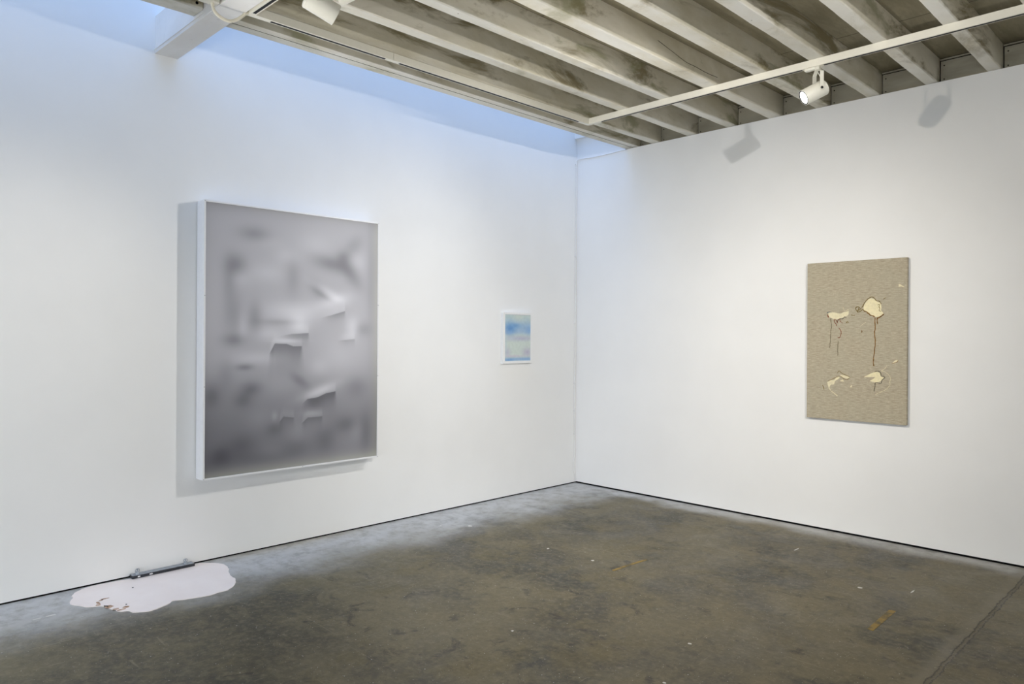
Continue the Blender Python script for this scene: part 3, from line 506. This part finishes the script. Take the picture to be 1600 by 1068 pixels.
# ------------------------------------------------------------------ small pale blue picture
t = thing('framed_painting', 'small white framed picture with pale blue and green haze near the corner', 'picture', (0, -.872, 1.233))
y0, y1, z0, z1, X = -1.068, -.676, 1.2335, 1.7065, .031; iy0, iy1, iz0, iz1 = -1.041, -.704, 1.257, 1.686
bm = bmesh.new()
box(bm, 0, X, y0, iy0, z0, z1, .001); box(bm, 0, X, iy1, y1, z0, z1, .001); box(bm, 0, X, iy0, iy1, z0, iz0, .001); box(bm, 0, X, iy0, iy1, iz1, z1, .001)
obj('frame', bm, M['white2'], t)
def blue_art(Y, Z):
    base = np.zeros(Y.shape + (3,)) + np.array((203, 214, 207.)); 
    def g(y, z, sy, sz, c, a):
        nonlocal base
        k = np.clip(a * np.exp(-.5 * (((Y - y) / sy) ** 2 + ((Z - z) / sz) ** 2)), 0, 1)[..., None]; base = base * (1 - k) + np.array(c, float) * k
    g(-.99, 1.64, .05, .05, (178, 200, 207), .8); g(-.75, 1.63, .05, .05, (184, 203, 208), .7)
    g(-.87, 1.572, .30, .036, (152, 183, 214), .85); g(-.86, 1.535, .3, .02, (156, 184, 213), .7)
    g(-.975, 1.555, .045, .035, (98, 146, 200), .9); g(-.905, 1.584, .045, .016, (112, 156, 204), .7); g(-.72, 1.545, .04, .03, (134, 170, 212), .8); g(-1.0, 1.52, .04, .016, (140, 172, 212), .7)
    g(-.83, 1.465, .12, .016, (182, 182, 202), .85); g(-.97, 1.47, .06, .015, (186, 196, 210), .6)
    g(-.745, 1.335, .045, .028, (184, 180, 200), .85); g(-1.01, 1.335, .03, .03, (188, 188, 206), .75); g(-.93, 1.30, .09, .008, (200, 190, 204), .7)
    g(-.87, 1.276, .30, .009, (160, 188, 214), .9); g(-.98, 1.266, .06, .012, (124, 164, 208), .9); g(-.76, 1.268, .09, .012, (142, 174, 212), .85)
    g(-.87, 1.687, .3, .003, (176, 176, 198), .7); g(-1.03, 1.42, .015, .06, (190, 206, 212), .6)
    n = np.array([noise.noise(Vector((a * 40, b * 40, 0))) for a, b in zip(Y.ravel(), Z.ravel())]).reshape(Y.shape)[..., None]
    return lin(base + 6 * n)
col_grid('painted_sheet', t, M['art2'], iy0, iy1, iz0, iz1, X - .003, .006, 62, 78, blue_art)

# ------------------------------------------------------------------ linen painting
t = thing('linen_painting', 'raw linen canvas with cream paint patches and stitched lines on the right wall', 'painting', (2.747, 0, .866))
LX0, LX1, LZ0, LZ1, LY = 2.386, 3.1065, .867, 2.069, -.035
bm = B(LX0, LX1, LY, -.004, LZ0, LZ1, .003)
obj('canvas', bm, M['linen'], t)
obj('stretcher_bar', B(LX0 + .02, LX1 - .02, -.006, -.0008, LZ0 + .02, LZ1 - .02), M['dark'], t)
def patch(name, pts, mat, h=.0016, sm=3, y=LY):
    P = smoothpath([(p[0], 0, p[1]) for p in pts] + [(pts[0][0], 0, pts[0][1])], sm)[:-1]
    bm = bmesh.new(); v = [bm.verts.new((p.x, y - h, p.z)) for p in P]; e = [bm.edges.new((v[i], v[(i + 1) % len(v)])) for i in range(len(v))]
    bmesh.ops.triangle_fill(bm, use_beauty=True, use_dissolve=False, edges=e)
    w2 = [bm.verts.new((p.x, y + .001, p.z)) for p in P]
    for i in range(len(v)):
        j = (i + 1) % len(v); bm.faces.new((v[i], v[j], w2[j], w2[i]))
    return obj(name, bm, mat, t)
def stroke(name, pts, mat, r, jit=.0012, sm=5, y=LY):
    P = smoothpath([(p[0], y - .0004, p[1]) for p in pts], sm)
    P = [p + Vector((noise.noise(p * 180) * jit, 0, noise.noise(p * 170 + Vector((3, 1, 2))) * jit)) for p in P]
    rad = [r * (.8 + .5 * noise.noise(p * 90)) for p in P]
    return obj(name, tube(bmesh.new(), P, r, 6, rad), mat, t, smooth=True)
D = LINEN
patch('paint_patch', D['head'], M['cream']); patch('paint_patch', D['left'], M['cream2'], .001); patch('paint_patch', D['br_patch'], M['cream'], sm=2)
patch('paint_patch', D['bl_patch'], M['cream2'], sm=2); patch('paint_patch', D['bl_patch2'], M['cream2'], sm=2); patch('paint_patch', D['bl_patch3'], M['cream2'], sm=1)
patch('paint_patch', D['tr'], M['cream2'], sm=1); patch('paint_patch', D['mr'], M['cream2'], sm=2)
stroke('stitched_line', D['headline'], M['olive'], .0032); stroke('stitched_line', D['curl'], M['olive'], .0036); stroke('stitched_line', D['eye'], M['olive'], .003)
stroke('painted_line', D['under'], M['brown'], .0055, .003); stroke('painted_line', D['under2'], M['brown'], .006, .003); stroke('painted_line', D['under3'], M['brown'], .004)
dr = D['drip'][:6] + D['drip'][9:]
stroke('paint_drip', dr, M['brown'], .0042, .003); stroke('paint_drip', D['gray1'], M['grey'], .0036, .003); stroke('paint_drip', D['gray2'], M['grey'], .0034, .003)
stroke('stitched_line', D['leftblue'], M['blue'], .003); stroke('painted_line', D['leftred'], M['red'], .0055); stroke('stitched_line', D['leftdark'], M['slate'], .0026)
stroke('stitched_line', D['redm'], M['red'], .0024); stroke('stitched_line', D['redc'], M['red'], .0030)
stroke('stitched_line', D['white1'], M['cream2'], .002)
for k in ('dash1', 'dash2', 'dash3', 'dash4'): stroke('stitched_line', D[k], M['olive'] if k != 'dash4' else M['brown'], .0032)
stroke('stitched_line', D['line5'], M['cream2'], .0015)
stroke('stitched_line', D['br_line'], M['slate'], .0030); stroke('painted_line', D['br_arc'], M['cream2'], .0026); stroke('painted_line', D['br_arc2'], M['cream2'], .0024)
stroke('stitched_line', D['bl_line'], M['olive'], .0026); stroke('stitched_line', D['bl_line2'], M['olive'], .0022); stroke('painted_line', D['bl_tail'], M['cream2'], .0042)
stroke('stitched_line', D['bl_tail'][1:], M['olive'], .0022, y=LY - .001); stroke('stitched_line', D['bl_dash'], M['olive'], .0030); patch('paint_patch', D['bl_dot'], M['cream2'], sm=1)
stroke('stitched_line', [D['mr'][0], D['mr'][3], D['mr'][2]], M['brown'], .0026)

# ------------------------------------------------------------------ poured paint with a steel bar against the left wall
def slab(name, P, z0, z1, mat, parent=None, org=(0, 0, 0)):
    bm = bmesh.new(); v = [bm.verts.new((p[0], p[1], z1)) for p in P]; e = [bm.edges.new((v[i], v[(i + 1) % len(v)])) for i in range(len(v))]
    bmesh.ops.triangle_fill(bm, use_beauty=True, edges=e)
    cx = sum(p[0] for p in P) / len(P); cy = sum(p[1] for p in P) / len(P)
    lo = [bm.verts.new((p[0] + (p[0] - cx) * .006, p[1] + (p[1] - cy) * .006, z0)) for p in P]
    for i in range(len(v)):
        j = (i + 1) % len(v); bm.faces.new((v[i], v[j], lo[j], lo[i]))
    return obj(name, bm, mat, parent, org)
P = smoothpath([(max(x, .006), y, 0) for x, y in PUDDLE] + [(max(PUDDLE[0][0], .006), PUDDLE[0][1], 0)], 4)[:-1]
P = [p + Vector((noise.noise(p * 22) * .006, noise.noise(p * 25 + Vector((5, 0, 0))) * .006, 0)) for p in P]
P = [Vector((max(p.x, .004), p.y, 0)) for p in P]
t = thing('poured_paint_puddle', 'pale pink puddle of poured paint on the floor against the left wall', 'puddle', (.3, -4.15, 0))
slab('paint_pool', P, .0003, .0038, M['puddle'], t)
def bl(cx, cy, rx, ry, seed, n=22): return [(cx + math.cos(a) * rx * (1 + .45 * noise.noise(Vector((math.cos(a) * 1.5, math.sin(a) * 1.5, seed)))), cy + math.sin(a) * ry * (1 + .45 * noise.noise(Vector((math.cos(a) * 1.5, math.sin(a) * 1.5, seed + 9))))) for a in (2 * math.pi * k / n for k in range(n))]
for k, (x, y, rx, ry) in enumerate(((.296, -4.438, .010, .022), (.310, -4.462, .009, .008), (.340, -4.482, .022, .009), (.375, -4.490, .012, .012), (.440, -4.456, .022, .020), (.505, -4.440, .012, .016), (.512, -4.392, .016, .014), (.535, -4.420, .008, .024))):
    slab('rust_stain', bl(x, y, rx, ry, k), .003, .0044 + k * .0001, M['rust'], t)
for k, (x, y) in enumerate(((.306, -4.452), (.470, -4.378), (.21, -4.263), (.418, -4.470), (.428, -4.462))):
    slab('dark_fleck', bl(x, y, .005 if k < 3 else .011, .005, k + 20, 10), .003, .0052, M['dark'], t)
t = thing('steel_bar', 'dark steel bar with two wing nuts lying against the foot of the left wall', 'metal bar', (.03, -4.03, .004))
b0, b1 = -4.216, -3.842
obj('bar', B(.002, .056, b0, b1, .004, .021, .0022), M['steel'], t)
obj('top_strip', B(.004, .053, b0 + .003, b1 - .003, .0205, .0232, .001), M['zinc'], t)
for yy in (-4.180, -3.892):
    n_ = obj('wing_nut', lathe(bmesh.new(), (.030, yy, .0232), (0, 0, 1), [(0, .013), (.006, .012), (.012, .007), (.018, .006)], 18), M['zinc'], t, smooth=True)
    bm = bmesh.new()
    for sg in (-1, 1):
        arc = smoothpath([(.030, yy + sg * .004, .031), (.030, yy + sg * .010, .036), (.030, yy + sg * .0115, .046), (.030, yy + sg * .007, .054), (.030, yy + sg * .0025, .050), (.030, yy + sg * .002, .036)], 4)
        tube(bm, arc, .0021, 8)
    obj('wing', bm, M['zinc'], n_, smooth=True)
    obj('bolt_end', lathe(bmesh.new(), (.030, yy, .041), (0, 0, 1), [(0, .0035), (.014, .0035), (.015, .0028)], 12), M['zinc'], n_)
for yy, ry in ((-4.178, .010), (-4.108, .012)):
    bm = bmesh.new(); lathe(bm, (.056, yy, .0135), (1, 0, 0), [(-.001, ry), (.0008, ry * .8), (.0012, ry * .3)], 14)
    for v in bm.verts: v.co.z = .0135 + (v.co.z - .0135) * .45
    obj('paint_dab', bm, M['white2'], t)

# ------------------------------------------------------------------ marks on the floor
for pts, lab in (([(1.960, -1.962), (1.981, -1.977), (1.988, -1.80), (2.0, -1.622), (1.978, -1.604), (1.966, -1.75)], 'worn ochre strip on the floor, the farther one facing the corner'),
                 ([(3.450, -1.771), (3.481, -1.780), (3.472, -1.402), (3.438, -1.410)], 'worn ochre strip on the floor nearer the joint at the right')):
    o = slab('floor_tape', pts, .0002, .0010, M['yellow'], None, (pts[0][0], pts[0][1], 0)); tag(o, lab, 'tape', 'ochre strips on the floor')

bm = bmesh.new()
for k, (x, y, rx, ry) in enumerate(((.360, -4.779, .007, .022), (.356, -4.711, .008, .024), (3.194, -1.156, .013, .013), (3.436, -1.005, .004, .034), (.530, -1.901, .020, .014), (.363, -2.061, .008, .008), (1.753, -1.899, .010, .012), (.194, -4.917, .007, .014), (2.588, -.663, .005, .036), (2.910, -2.588, .010, .008), (1.362, -1.911, .006, .010), (2.2, -3.1, .006, .007), (3.05, -3.02, .008, .006))):
    P = bl(x, y, rx, ry, k + 40, 14); v = [bm.verts.new((p[0], p[1], .0012)) for p in P]; w2 = [bm.verts.new((p[0], p[1], .0001)) for p in P]; bm.faces.new(v)
    for i in range(14): bm.faces.new((v[i], v[(i + 1) % 14], w2[(i + 1) % 14], w2[i]))
pf = obj('paint_flecks', bm, plain('pale_fleck', (.62, .61, .57), .6, .2), bpy.data.objects['floor']); pf['kind'] = 'structure'

# ------------------------------------------------------------------ white cable in the corner
pts = smoothpath([(.62, -.0055, 3.2815 - .002), (.538, -.0055, 3.279), (.421, -.0055, 3.274), (.30, -.0055, 3.272), (.181, -.0055, 3.275), (.10, -.0055, 3.279), (.050, -.006, 3.281), (.020, -.010, 3.276), (.0065, -.018, 3.255), (.0060, -.020, 3.20), (.0060, -.023, 2.6), (.0060, -.025, 2.0), (.0060, -.026, 1.5), (.0060, -.031, 1.0), (.0060, -.034, .85), (.0060, -.032, .74), (.0060, -.028, .55), (.0060, -.024, .40), (.0060, -.030, .27), (.0060, -.038, .19), (.0060, -.030, .12), (.0060, -.018, .08), (.008, -.008, .022)], 8)
t = thing('wall_cable', 'thin white cable clipped down the corner where the two walls meet', 'cable', (.006, -.02, .02))
obj('cable', tube(bmesh.new(), pts, .0048, 8), M['cable'], t, smooth=True)
for z, y in ((3.23, -.0195), (2.3, -.024), (1.62, -.026), (1.013, -.031), (.735, -.032), (.50, -.0265)):
    obj('clip', B(0, .0125, y - .011, y + .008, z - .007, z + .007, .003), M['cable'], t)
